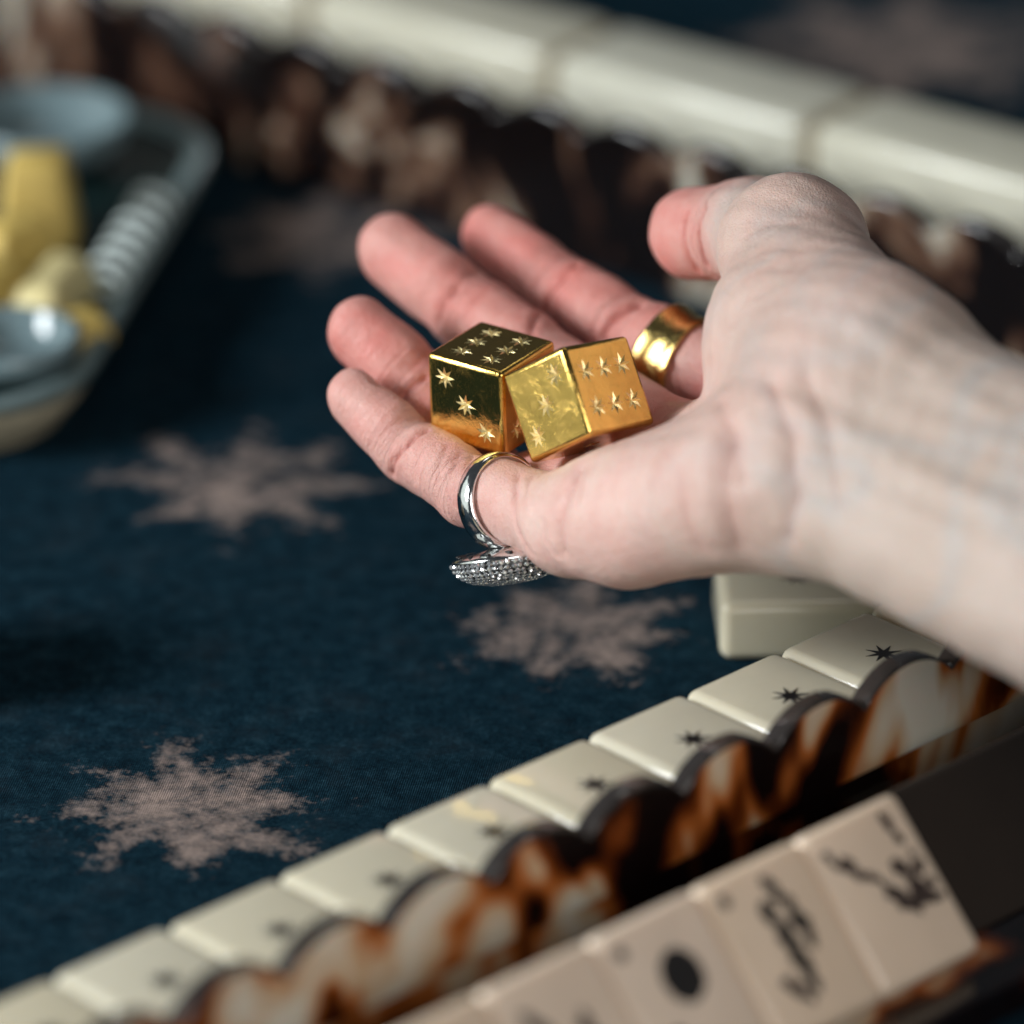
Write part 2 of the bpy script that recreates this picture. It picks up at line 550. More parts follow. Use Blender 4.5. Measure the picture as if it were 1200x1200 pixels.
# printed marks per tile, in the tile face's own x (right) and z (up), from the right end of the rack
MARKS = [
    stroke(-8.5, 10.5, 3.5, -5.0, 1.15, 7, 3, 'ink_soft') + stroke(6.0, 11.5, 7.5, 8.5, 1.1, 2, 20, 'ink_soft') + stroke(4.0, 4.5, 5.5, -3.0, 1.2, 4, 30, 'ink_soft') + stroke(8.5, 4.0, 8.0, -2.0, 1.0, 3, 40, 'ink_soft') + stroke(1.0, -3.0, 8.5, -4.0, 1.3, 4, 50, 'ink_soft'),
    [(blob_poly(-8.7, 11.2, 1.3, 1.3, 0, 0.12, seed=9), 'ink_soft')] + stroke(2.0, 11.0, 5.0, 2.0, 1.3, 4, 60, 'ink') + stroke(-1.5, 7.5, 0.5, -9.0, 1.5, 7, 70, 'ink') + stroke(4.0, 3.0, 4.5, -1.0, 1.3, 3, 80, 'ink') + stroke(-5.0, -6.0, -3.5, -10.0, 1.1, 3, 90, 'ink_soft'),
    [(blob_poly(-8.7, 11.0, 1.3, 1.3, 0, 0.12, seed=15), 'ink_soft'), (blob_poly(1.0, 3.2, 4.6, 5.0, 0, 0.05, 24, seed=16), 'ink'), (blob_poly(-6, -6, 1.4, 1.4, 0, 0.1, seed=17), 'ink')],
    stroke(-6.5, 8.0, -5.0, 3.0, 1.2, 4, 100, 'ink_soft') + stroke(3, 4, 4, -4.0, 1.3, 4, 110, 'ink_soft'),
    [(blob_poly(0, 5, 3.2, 3.4, 0, 0.06, seed=20), 'ink')],
]
for i, marks in enumerate(MARKS):
    # along-row position of the right end: the corner seen at (1060, 930)
    root = bpy.data.objects.new('tile', lean_mesh)
    COL.objects.link(root)
    s_right = 20.5
    xc = s_right - PITCH_T * (i + 0.5)
    off, zt = 66.6, 34.8
    # centre of the tile from its top front edge
    fy, fz = -(off - 37.6), zt
    up = (math.sin(LEAN), math.cos(LEAN))                # (local +y, z) direction from foot to top
    nf = (-math.cos(LEAN), math.sin(LEAN))               # face normal (local y, z)
    cy = fy - up[0] * TL / 2 - nf[0] * TH / 2
    cz = fz - up[1] * TL / 2 - nf[1] * TH / 2
    loc = rack0 + T * xc - N * cy
    loc.z = cz
    root.location = loc * MM
    root.rotation_euler = Matrix.Rotation(ROW, 4, 'Z').to_euler()
    root.rotation_euler = (Matrix.Rotation(ROW, 4, 'Z') @ Matrix.Rotation(-LEAN, 4, 'X')).to_euler()
    names = ['cream tile with dark jagged diagonal strokes, end of the leaning row in the rack',
             'cream tile with black brushed characters, beside the end tile of the leaning row',
             'cream tile with one big black dot, leaning in the tortoiseshell rack',
             'cream tile with two grey strokes, leaning in the rack beside the dotted tile',
             'cream tile with a round black mark at the near end of the leaning row']
    tag(root, names[i], 'tile')
    lay = 0.0
    for poly, mt in marks:
        bm = bmesh.new()
        lay += 0.012
        extrude_poly(bm, [(x, -TH / 2 - 0.05 - lay, z) for x, z in poly], (0, 0.1, 0))
        o = obj('ink_mark', bm, M[mt], root)

# two tiles added out of view to cast a dark band over the cloth
add_tile((-128.5, 31, TH / 2), R(4), 'added cream tile, bottom of an unseen two-tile stack that shades the cloth', None, False)
add_tile((-128.2, 31.4, TH * 1.5 + 0.1), R(6), 'added cream tile, top of an unseen two-tile stack that shades the cloth', None)

# far rack, at right angles, behind the hand
FR = R(-37.5)
FT = Vector((math.cos(FR), math.sin(FR), 0))
FN = Vector((FT.y, -FT.x, 0))
f0 = Vector((-35, 287, 0))
far_rack = empty('tile_rack', f0 + FT * 60, FR)
tag(far_rack, 'dark mottled tortoiseshell rack with scalloped edge standing behind the fingertips', 'rack')
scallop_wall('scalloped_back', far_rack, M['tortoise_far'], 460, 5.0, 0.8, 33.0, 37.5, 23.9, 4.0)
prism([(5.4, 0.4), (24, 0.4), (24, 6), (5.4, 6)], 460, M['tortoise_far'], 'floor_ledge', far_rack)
labels = ['long pale resin bar in the row behind the dark far rack']
s0 = -160.0 - 30.0
for k in range(7):
    c = f0 + FT * (s0 + 75.0 * k + 30) - FN * 50.0
    c.z = 17.0
    o = obj('resin_bar', rounded_box(72.6, 29.0, 34.0, 3.0, 4), M['bar'], None, True)
    o.location = c * MM
    o.rotation_euler = (0, 0, FR)
    tag(o, labels[0], 'bar', 'pale bars behind the far rack')
    if k:
        cc = c - FT * 30.5
        j = obj('end_cap', rounded_box(1.7, 27.0, 32.5, 0.5, 2), M['seam'], o, True)
        j.location = (-37.4 * MM, 0, -0.2 * MM)

# ------------------------------------------------------------------ snack tray
def rounded_rect(hx, hy, r, n=10):
    pts = []
    for cx, cy, a0 in ((hx - r, hy - r, 0), (-hx + r, hy - r, 90), (-hx + r, -hy + r, 180), (hx - r, -hy + r, 270)):
        for k in range(n + 1):
            a = R(a0 + 90 * k / n)
            pts.append((cx + r * math.cos(a), cy + r * math.sin(a)))
    return pts


def loft(levels, cap_first=True, cap_last=True):
    """levels: list of (outline, z)"""
    bm = bmesh.new()
    rows = [[bm.verts.new((x, y, z)) for x, y in out] for out, z in levels]
    n = len(rows[0])
    for a, b in zip(rows, rows[1:]):
        for i in range(n):
            bm.faces.new((a[i], a[(i + 1) % n], b[(i + 1) % n], b[i]))
    if cap_first: bm.faces.new(rows[0][::-1])
    if cap_last: bm.faces.new(rows[-1])
    bmesh.ops.recalc_face_normals(bm, faces=bm.faces)
    return bm


TRZ = R(-9)
HX, HY = 70, 92
tray = empty('snack_tray', (-150, 229, 0), TRZ)
tag(tray, 'dark green rounded tray with a pale rim, holding yellow snacks', 'tray')
rr = rounded_rect
obj('base', loft([(rr(HX - 9, HY - 9, 24), 0.2), (rr(HX - 4, HY - 4, 28), 7.0), (rr(HX - 3, HY - 3, 29), 11.6)]), M['tray_base'], tray)
obj('rim', loft([(rr(HX - 5, HY - 5, 27), 11.8), (rr(HX, HY, 32), 13.0), (rr(HX, HY, 32), 15.0), (rr(HX - 1.5, HY - 1.5, 30.5), 16.0), (rr(HX - 5, HY - 5, 27), 15.0), (rr(HX - 7.5, HY - 7.5, 24.5), 11.2)], False, False), M['tray_rim'], tray, True)
obj('well', loft([(rr(HX - 6.0, HY - 6.0, 26), 13.8), (rr(HX - 10, HY - 10, 22), 12.4), (rr(HX - 16, HY - 16, 18), 12.0)], False, True), M['tray_dark'], tray)
tray_inv = (Matrix.Translation((-150, 229, 0)) @ Matrix.Rotation(TRZ, 4, 'Z'))


def onz(px, py, z):
    d = FWD + (px - 600) / 1200 * WID * RIGHT + (600 - py) / 1200 * WID * UP
    t = (z * MM - EYE[2]) / d[2]
    return Vector((EYE + t * d) * 1000)


def lumpy(sx, sy, sz, seed, sub=3, amp=0.12):
    bm = bmesh.new()
    bmesh.ops.create_icosphere(bm, subdivisions=sub, radius=1)
    rnd = random.Random(seed)
    ph = [rnd.uniform(0, 6.28) for _ in range(6)]
    for v in bm.verts:
        p = v.co.copy()
        w = amp * (math.sin(3 * p.x + ph[0]) + math.sin(4 * p.y + ph[1]) + 0.7 * math.sin(5 * p.z + ph[2] + 2 * p.x))
        v.co = Vector((p.x * sx, p.y * sy, p.z * sz)) * (1 + w * 0.5)
        q = v.co
        v.co.z = max(q.z, -sz * 0.8)
    return bm


def bowl(name, loc, r, h, mat, label):
    n = 36
    prof = [(r * 0.55, 0), (r * 0.9, h * 0.5), (r, h), (r - 1.6, h + 0.6), (r - 2.6, h), (r * 0.82, h * 0.5), (r * 0.5, 1.8)]
    levels = [([(q * math.cos(2 * math.pi * k / n), q * math.sin(2 * math.pi * k / n)) for k in range(n)], z) for q, z in prof]
    o = obj(name, loft(levels), mat, None, True)
    o.location = Vector(loc) * MM
    tag(o, label, 'dish')
    return o


ZW = 12.2
q = onz(12, 436, ZW); bowl('glass_dish', (q.x, q.y, ZW), 16, 9, M['dish'], 'small grey-blue glass dish by the rounded front corner of the tray')
q = onz(75, 190, ZW); bowl('glass_dish', (q.x - 4, q.y, ZW), 21, 12, M['dish'], 'larger grey-blue glass dish towards the far end of the tray')
snacks = [(48, 232, 9, 9, 13, 'snack', 'upright yellow snack chunk beside the larger glass dish'),
          (22, 292, 10, 8, 9, 'snack', 'yellow snack chunk between the upright chunk and the pale wedge'),
          (62, 345, 14, 6, 7, 'snack_pale', 'long pale yellow snack wedge beside the curled ribbon'),
          (98, 384, 7, 6, 4, 'snack', 'small amber snack chip tucked under the pale wedge'),
          (-22, 345, 10, 9, 9, 'snack', 'yellow snack chunk lying behind the pale wedge')]
for i, (px, py, sx, sy, sz, mt, lab) in enumerate(snacks):
    q = onz(px, py, ZW + sz * 0.8)
    bm = rounded_box(sx * 1.8, sy * 1.8, sz * 1.6, 2.6, 3)
    rnd = random.Random(i)
    for v in bm.verts:
        k_ = 1 - 0.22 * (v.co.z / sz) + 0.12 * math.sin(v.co.x * 0.5 + i) 
        v.co.x *= k_; v.co.y *= k_ + 0.1 * math.sin(v.co.x * 0.4)
    o = obj('snack', bm, M[mt], None, True)
    o.location = Vector((q.x, q.y, ZW + sz * 0.8 + 0.3)) * MM
    o.rotation_euler = (0, 0, R(i * 37))
    tag(o, lab, 'snack')
# pale curled ribbon lying along the tray
bm = bmesh.new()
qa, qb = onz(118, 350, ZW + 2), onz(188, 238, ZW + 2)
dirv = (qb - qa); dirv.z = 0; L_ = dirv.length; dirv.normalize(); side = Vector((dirv.y, -dirv.x, 0))
rows = []
for k in range(211):
    s = k / 210
    a = s * 2 * math.pi * 7
    for_w = 2.1
    c = qa + dirv * (L_ * s) + side * (5.2 * math.cos(a)); c.z = ZW + 4.4 + 3.2 * math.sin(a)
    rows.append([bm.verts.new(c + dirv * q_ + Vector((0, 0, z_))) for q_, z_ in ((-for_w, 0), (for_w, 0), (for_w, 0.6), (-for_w, 0.6))])
for a, b in zip(rows, rows[1:]):
    for j in range(4): bm.faces.new((a[j], b[j], b[(j + 1) % 4], a[(j + 1) % 4]))
bm.faces.new(rows[0][::-1]); bm.faces.new(rows[-1])
bmesh.ops.recalc_face_normals(bm, faces=bm.faces)
tag(obj('ribbon', bm, M['ripple'], None, True), 'pale curled ribbon lying along the dark floor of the tray', 'ribbon')


# ------------------------------------------------------------------ hand (one continuous skin grown from a distance field, mm)
def cap(p, a, b, ra, rb):
    ab = b - a
    t = np.clip(((p - a) @ ab) / (ab @ ab), 0, 1)
    d = p - (a + t[:, None] * ab)
    return np.sqrt((d * d).sum(1)) - (ra + (rb - ra) * t)


def smin(a, b, k):
    h = np.maximum(k - np.abs(a - b), 0) / k
    return np.minimum(a, b) - h * h * k * 0.25


def J(px, py, away, r):
    return (P(px, py, away), r)


YAW = np.array([-0.64, 0.77, 0.0]); YAW /= np.linalg.norm(YAW)          # direction of the fingers
LAT = np.array([YAW[1], -YAW[0], 0.0])                                   # towards the thumb
PAL = np.array([0, 0, 1.0]) * math.cos(R(15)) - LAT * math.sin(R(15))    # out of the palm
FINGERS = {
    'pinky': [J(419, 474, 15, 5.2), J(481, 528, 9, 6.2), J(550, 573, -3, 6.8), J(655, 612, -23, 7.6)],
    'ring': [J(427, 397, 28, 6.5), J(494, 456, 24, 7.1), J(586, 574, 12, 7.4), J(733, 603, -16, 10.5)],
    'middle': [J(466, 301, 54, 7.2), J(548, 364, 43, 7.6), J(638, 432, 28, 8.2), J(800, 545, 0, 10.6)],
    'index': [J(581, 286, 66, 6.4), J(657, 340, 54, 7.0), J(730, 386, 38, 7.5), J(892, 472, 20, 9.0)],
}
THUMB = [J(814, 274, 30, 9.2), J(880, 272, 18, 10.2), J(930, 288, -8, 12.3)]
WU, WR = P(938, 558, -60), P(1003, 448, -52)
ARM = np.array([0.665, -0.745, -0.02])
PALM_PRIMS = [
    (P(668, 613, -25), P(925, 560, -60), 10.3, 13.4), (*[FINGERS['ring'][3][0], P(945, 540, -58)], 10.5, 14.5),
    (*[FINGERS['middle'][3][0], P(968, 515, -55)], 11.0, 15.0), (*[FINGERS['index'][3][0], P(992, 470, -50)], 10.0, 15.0),
    (P(735, 610, -36), P(845, 578, -60), 11.2, 12.0),               # heel below the little finger
    (P(1005, 430, -55), P(930, 398, -28), 16.5, 15.2),              # ball of the thumb
    (P(930, 398, -28), P(930, 290, -8), 14.6, 12.0),
    (P(932, 300, -8), P(1040, 415, -60), 11.0, 13.0),
]
ARM_PRIMS = [(WU, WU + ARM * 240, 14.2, 23.0), (WR, WR + ARM * 240, 15.6, 22.5), ((WU + WR) / 2, (WU + WR) / 2 + ARM * 240, 15.0, 24.0)]


def finger_sdf(p, js):
    d = None
    for (a, ra), (b, rb) in zip(js, js[1:]):
        c = cap(p, a, b, ra, rb)
        d = c if d is None else smin(d, c, 2.0)
    # soft pads on the palm side of each bone
    for k, ((a, ra), (b, rb)) in enumerate(zip(js, js[1:])):
        if k > 2: break
        f0_, f1_ = ((-0.05, 0.62) if k == 0 else (0.28, 0.72))
        off = PAL * (2.0 if k == 0 else 1.7)
        r0, r1 = ra + (rb - ra) * max(f0_, 0), ra + (rb - ra) * f1_
        d = smin(d, cap(p, a + (b - a) * f0_ + off, a + (b - a) * f1_ + off, r0 * 0.94, r1 * 0.94), 1.6)
    return d


def base_sdf(p):
    palm = None
    for a, b, ra, rb in PALM_PRIMS:
        c = cap(p, a, b, ra, rb)
        palm = c if palm is None else smin(palm, c, 9.0)
    arm = None
    for a, b, ra, rb in ARM_PRIMS:
        c = cap(p, a, b, ra, rb)
        arm = c if arm is None else smin(arm, c, 8.0)
    body = smin(palm, arm, 12.0)
    tot = None
    for name, js in FINGERS.items():
        c = smin(body, finger_sdf(p, js), 2.4 if name == 'pinky' else 5.0)
        tot = c if tot is None else np.minimum(tot, c)
    th = None
    for (a, ra), (b, rb) in zip(THUMB, THUMB[1:]):
        c = cap(p, a, b, ra, rb)
        th = c if th is None else smin(th, c, 3.5)
    return np.minimum(tot, smin(body, th, 6.0))


def hit(px, py, d0=0.75):
    """where the line of sight through a pixel meets the skin"""
    dirv = FWD + (px - 600) / 1200 * WID * RIGHT + (600 - py) / 1200 * WID * UP
    dirv = dirv / np.linalg.norm(dirv)
    o = EYE * 1000
    t = 850.0
    for _ in range(90):
        s = float(base_sdf((o + dirv * t)[None])[0])
        if s < 0.03: return o + dirv * t
        t += s * 0.9
        if t > 1400: break
    return None


# creases and folds: pixels on the skin, width mm, depth mm, redness
CREASES = [
    ([(500, 503), (478, 520), (463, 537), (459, 556)], 0.75, 0.85, 1.0),
    ([(524, 522), (514, 545), (510, 566)], 0.55, 0.3, 0.35), ([(553, 533), (543, 560), (536, 592)], 0.6, 0.4, 0.4),
    ([(540, 528), (530, 548), (523, 575)], 0.4, 0.22, 0.2), ([(534, 570), (545, 585), (552, 600)], 0.35, 0.18, 0.1),
    ([(607, 556), (604, 580), (604, 605), (610, 632), (622, 650)], 0.9, 0.45, 0.5), ([(622, 558), (617, 578), (616, 598)], 0.5, 0.2, 0.3),
    ([(678, 550), (666, 576), (658, 604), (655, 630), (660, 648)], 1.8, 0.75, 0.4), ([(690, 545), (681, 566), (678, 590)], 0.7, 0.35, 0.3),
    ([(636, 610), (640, 632), (652, 650)], 0.7, 0.25, 0.2),
    ([(795, 552), (799, 580), (804, 610), (822, 642)], 3.0, 0.6, 0.3), ([(857, 520), (853, 560), (856, 605), (866, 640)], 3.0, 0.6, 0.3),
    ([(500, 440), (483, 453), (470, 464)], 0.8, 0.85, 0.9),
    ([(558, 316), (532, 341), (515, 363), (512, 378)], 0.85, 0.85, 0.8), ([(572, 340), (556, 354), (545, 372)], 0.6, 0.25, 0.3), ([(632, 366), (626, 378), (622, 392)], 0.9, 0.5, 0.5),
    ([(676, 309), (656, 329), (640, 352), (636, 362)], 0.85, 0.9, 0.9), ([(668, 330), (655, 344), (648, 360)], 0.5, 0.25, 0.3),
    ([(750, 356), (724, 369), (709, 386), (706, 396)], 1.0, 1.1, 1.0),
    ([(825, 246), (819, 268), (820, 290), (828, 312)], 0.8, 0.8, 0.8), ([(804, 250), (800, 270), (805, 296), (818, 318)], 0.8, 0.7, 0.8), ([(814, 262), (811, 285), (818, 303)], 0.5, 0.25, 0.3),
    ([(782, 412), (793, 436), (797, 460), (792, 482)], 0.7, 0.5, 0.6), ([(766, 425), (776, 450), (777, 476)], 0.45, 0.25, 0.3),
    ([(880, 300), (905, 290), (940, 292)], 1.6, 0.18, 0.15), ([(876, 325), (905, 312), (945, 316)], 1.6, 0.2, 0.15), ([(872, 352), (905, 338), (945, 342)], 1.6, 0.18, 0.12),
    ([(878, 275), (905, 262), (935, 262)], 1.4, 0.15, 0.12),
    ([(845, 470), (862, 510), (870, 560)], 2.0, 0.6, 0.3), ([(905, 450), (930, 510), (935, 580), (925, 630)], 2.4, 0.7, 0.25), ([(945, 440), (975, 510), (985, 590)], 2.2, 0.45, 0.15),
]
crease_pts = []
for pix, w, dep, red in CREASES:
    hs = [hit(*q) for q in pix]
    hs = [h for h in hs if h is not None]
    # drop points that slipped past the edge of the skin on to something far behind
    good = [hs[0]] if hs else []
    for h in hs[1:]:
        if np.linalg.norm(h - good[-1]) < 14: good.append(h)
    if len(good) > 1: crease_pts.append((good, w, dep, red))
# tendons of the wrist stand a little proud
RIDGES = []
for pix, w, dep in [([(905, 470), (985, 505), (1090, 560), (1180, 600)], 3.0, -0.9), ([(920, 545), (1000, 575), (1100, 625), (1180, 660)], 3.4, -0.7),
                    ([(1010, 380), (1080, 430), (1160, 480)], 3.0, -0.6)]:
    hs = [h for h in (hit(*q) for q in pix) if h is not None]
    if len(hs) > 1: RIDGES.append((hs, w, dep))


def fold_field(p):
    carve = np.zeros(len(p)); red = np.zeros(len(p))
    for pts_, w, dep, rd in crease_pts:
        lo = np.min(pts_, 0) - 4 * w; hi = np.max(pts_, 0) + 4 * w
        sel = np.where(((p > lo) & (p < hi)).all(1))[0]
        if not len(sel): continue
        q = p[sel]
        dist = np.min([cap(q, a, b, 0, 0) for a, b in zip(pts_, pts_[1:])], 0)
        carve[sel] += dep * (0.75 * np.exp(-(dist / w) ** 2) + 0.75 * np.exp(-dist / (0.42 * w)) - 0.10 * np.exp(-((dist - 2.2 * w) / w) ** 2))
        red[sel] = np.maximum(red[sel], rd * np.exp(-dist / (0.75 * w)))
    for js in FINGERS.values():
        for k in (1, 2):
            a, c0, b = js[k - 1][0], js[k][0], js[k + 1][0]
            ax = (b - a) / np.linalg.norm(b - a)
            rel = p - (c0 + PAL * 3)
            sel = np.where((rel * rel).sum(1) < 15 ** 2)[0]
            q = rel[sel]; t = q @ ax
            rad_ = q - t[:, None] * ax
            fac_ = np.clip((rad_ @ PAL) / (np.sqrt((rad_ * rad_).sum(1)) + 1e-6) + 0.55, 0, 1)
            carve[sel] += 0.4 * fac_ * np.exp(-(t / 1.5) ** 2)
    for pts_, w, dep in RIDGES:
        dist = np.min([cap(p, a, b, 0, 0) for a, b in zip(pts_, pts_[1:])], 0)
        carve += dep * np.exp(-(dist / w) ** 2)
    return carve, red


def wobble(p):
    return (0.22 * np.sin(p[:, 0] * 0.31 + 1.3) * np.sin(p[:, 1] * 0.27 + p[:, 2] * 0.22) + 0.12 * np.sin(p[:, 0] * 0.63 + p[:, 2] * 0.5) * np.sin(p[:, 1] * 0.71 + 0.4))


def surface_nets(lo, hi, h):
    # coarse pass finds the shell, fine pass fills it in
    n = np.ceil((hi - lo) / h).astype(int) + 1
    H = 6
    nc = n // H + 2
    g = np.stack(np.meshgrid(*[lo[i] + np.arange(nc[i]) * h * H for i in range(3)], indexing='ij'), -1).reshape(-1, 3)
    dc = base_sdf(g).reshape(nc)
    near = np.abs(dc) < h * H * 1.4
    up = np.repeat(np.repeat(np.repeat(near, H, 0), H, 1), H, 2)
    dcu = np.repeat(np.repeat(np.repeat(dc, H, 0), H, 1), H, 2)
    up = np.roll(up, (-(H // 2),) * 3, (0, 1, 2))[:n[0], :n[1], :n[2]]
    D = np.roll(dcu, (-(H // 2),) * 3, (0, 1, 2))[:n[0], :n[1], :n[2]].copy()
    idx = np.argwhere(up)
    D[up] = base_sdf(lo + idx * h)
    S = D < 0
    c = [S[i:n[0] - 1 + i, j:n[1] - 1 + j, k:n[2] - 1 + k] for i in (0, 1) for j in (0, 1) for k in (0, 1)]
    cnt = sum(x.astype(int) for x in c)
    act = (cnt > 0) & (cnt < 8)
    ci = np.argwhere(act)
    vid = -np.ones(act.shape, int)
    vid[act] = np.arange(len(ci))
    acc = np.zeros((len(ci), 3)); num = np.zeros(len(ci))
    corners = [(i, j, k) for i in (0, 1) for j in (0, 1) for k in (0, 1)]
    for a in corners:
        for ax in range(3):
            if a[ax]: continue
            b = list(a); b[ax] = 1
            va = D[ci[:, 0] + a[0], ci[:, 1] + a[1], ci[:, 2] + a[2]]
            vb = D[ci[:, 0] + b[0], ci[:, 1] + b[1], ci[:, 2] + b[2]]
            m_ = (va < 0) != (vb < 0)
            t = np.where(m_, va / np.where(m_, va - vb, 1), 0)
            for x in range(3):
                acc[:, x] += np.where(m_, (t if x == ax else a[x]), 0)
            num += m_
    verts = lo + (ci + acc / num[:, None]) * h
    quads = []
    for ax in range(3):
        o1, o2 = [x for x in range(3) if x != ax]
        sl0 = [slice(1, -1)] * 3; sl1 = [slice(1, -1)] * 3
        sl0[ax] = slice(0, -1); sl1[ax] = slice(1, None)
        A, B = S[tuple(sl0)], S[tuple(sl1)]
        e = np.argwhere(A != B)
        flip = A[A != B]
        base = e.copy(); base[:, o1] += 1; base[:, o2] += 1; 
        def cell(d1, d2):
            q = base.copy(); q[:, o1] -= d1; q[:, o2] -= d2
            return vid[q[:, 0], q[:, 1], q[:, 2]]
        f = np.stack([cell(1, 1), cell(0, 1), cell(0, 0), cell(1, 0)], 1)
        if ax == 1: flip = ~flip
        f[~flip] = f[~flip][:, ::-1]
        quads.append(f)
    q = np.concatenate(quads)
    return verts, q[(q >= 0).all(1)]


allp = np.array([j[0] for js in FINGERS.values() for j in js] + [j[0] for j in THUMB] + [q for a, b, _, _ in PALM_PRIMS + ARM_PRIMS for q in (a, b)])
verts, quads = surface_nets(allp.min(0) - 32, allp.max(0) + 32, 1.1)
me = bpy.data.meshes.new('hand')
me.from_pydata((verts * MM).tolist(), [], quads.tolist())
me.update()
tmp = bpy.data.objects.new('hand_tmp', me)
COL.objects.link(tmp)
ss = tmp.modifiers.new('s', 'SUBSURF'); ss.levels = 1; ss.render_levels = 1
dg = bpy.context.evaluated_depsgraph_get()
me2 = bpy.data.meshes.new_from_object(tmp.evaluated_get(dg), depsgraph=dg)
bpy.data.objects.remove(tmp); bpy.data.meshes.remove(me)
nv = len(me2.vertices)
co = np.empty(nv * 3); me2.vertices.foreach_get('co', co); co = co.reshape(-1, 3) * 1000
for it in range(3):
    nr = np.empty(nv * 3); me2.vertex_normals.foreach_get('vector', nr); nr = nr.reshape(-1, 3)
    d = base_sdf(co) + wobble(co)
    if it == 2:
        carve, red = fold_field(co)
        d = d + carve
    co = co - nr * np.clip(d, -1.5, 1.5)[:, None]
    me2.vertices.foreach_set('co', (co * MM).ravel()); me2.update()
# colour of the skin itself: flushed fingers, red creases, paler heel, tanner arm
pink = np.full(nv, 0.16)
for name, js in FINGERS.items():
    a, b = js[0][0], js[3][0]
    t = np.clip(((co - a) @ (b - a)) / ((b - a) @ (b - a)), -0.2, 1.2)
    dist = finger_sdf(co, js)
    w = np.clip(1 - dist / 3.0, 0, 1) * np.clip((1.0 - t) / 0.35, 0, 1)
    amt = {'pinky': 0.58, 'ring': 0.85, 'middle': 0.80, 'index': 0.95}[name] * (0.82 + 0.18 * np.clip(1 - t * 2, 0, 1))
    pink = np.maximum(pink, 0.16 + w * (amt - 0.16))
dth = cap(co, THUMB[0][0], THUMB[1][0], 9.2, 9.2)
pink = np.maximum(pink, 0.16 + 0.6 * np.clip(1 - dth / 4, 0, 1))
dpalm = cap(co, FINGERS['middle'][3][0], FINGERS['index'][3][0], 11, 11)
pink = np.maximum(pink, 0.16 + 0.7 * np.clip(1 - dpalm / 9, 0, 1))
dpalm = cap(co, FINGERS['ring'][3][0], FINGERS['middle'][3][0], 11, 11)
pink = np.maximum(pink, 0.16 + 0.45 * np.clip(1 - dpalm / 9, 0, 1))
along = (co - (WU + WR) / 2) @ ARM
tan = np.clip((along + 22) / 42, 0, 1)
high = np.clip((co[:, 2] - P(925, 300, -10)[2] + 22) / 22, 0, 1) * np.clip(dth / 6, 0, 1)
tan = np.maximum(tan, 0.55 * high)
ca = me2.color_attributes.new('skin', 'FLOAT_COLOR', 'POINT')
best = np.full(nv, 1e9); axl = np.zeros((nv, 3)); lines = np.full(nv, 0.2)
for js in list(FINGERS.values()) + [THUMB]:
    run = 0.0
    for k, ((a, ra), (b, rb)) in enumerate(zip(js, js[1:])):
        ab = b - a; ln = np.linalg.norm(ab); ax_ = ab / ln
        t = (co - a) @ ax_
        dist = cap(co, a, b, ra, rb)
        m_ = dist < best
        best = np.where(m_, dist, best)
        e1 = np.cross(ax_, PAL); e1 /= np.linalg.norm(e1); e2 = np.cross(ax_, e1)
        axl[m_] = np.stack([t + run, (co - a) @ e1, (co - a) @ e2], 1)[m_]
        jn = np.exp(-((t - ln) / 6.0) ** 2) + (np.exp(-(t / 6.0) ** 2) if k else 0)
        fade = np.clip((ln - t) / (0.55 * ln), 0, 1) if k == len(js) - 2 else 1.0
        lines = np.where(m_, (0.32 + 0.6 * np.clip(jn, 0, 1)) * fade, lines)
        run += ln
lines = lines * np.clip(1 - (best - 1.0) / 1.5, 0, 1)
cb = me2.color_attributes.new('axial', 'FLOAT_COLOR', 'POINT')
cb.data.foreach_set('color', np.concatenate([axl, np.ones((nv, 1))], 1).ravel())
ca.data.foreach_set('color', np.stack([pink, red, tan, lines], 1).ravel())
me2.polygons.foreach_set('use_smooth', [True] * len(me2.polygons))
me2.materials.clear(); me2.materials.append(M['skin'])
hand = bpy.data.objects.new('hand', me2)
COL.objects.link(hand)
tag(hand, 'bare right hand and forearm, palm up, fingers cupped around two gold dice', 'hand')

# ------------------------------------------------------------------ dice
DIE = 18.0
ST_R, ST_I, ST_D = 2.3, 1.0, 0.65
A3 = [(-0.26, -0.26), (0, 0), (0.26, 0.26)]
A6 = [(x, y) for y in (-0.2, 0.2) for x in (-0.27, 0, 0.27)]
LAY = {1: [(0, 0)], 2: [A3[0], A3[2]], 3: A3, 4: [(s * 0.24, t * 0.24) for s in (-1, 1) for t in (-1, 1)], 5: [(s * 0.25, t * 0.25) for s in (-1, 1) for t in (-1, 1)] + [(0, 0)], 6: A6}


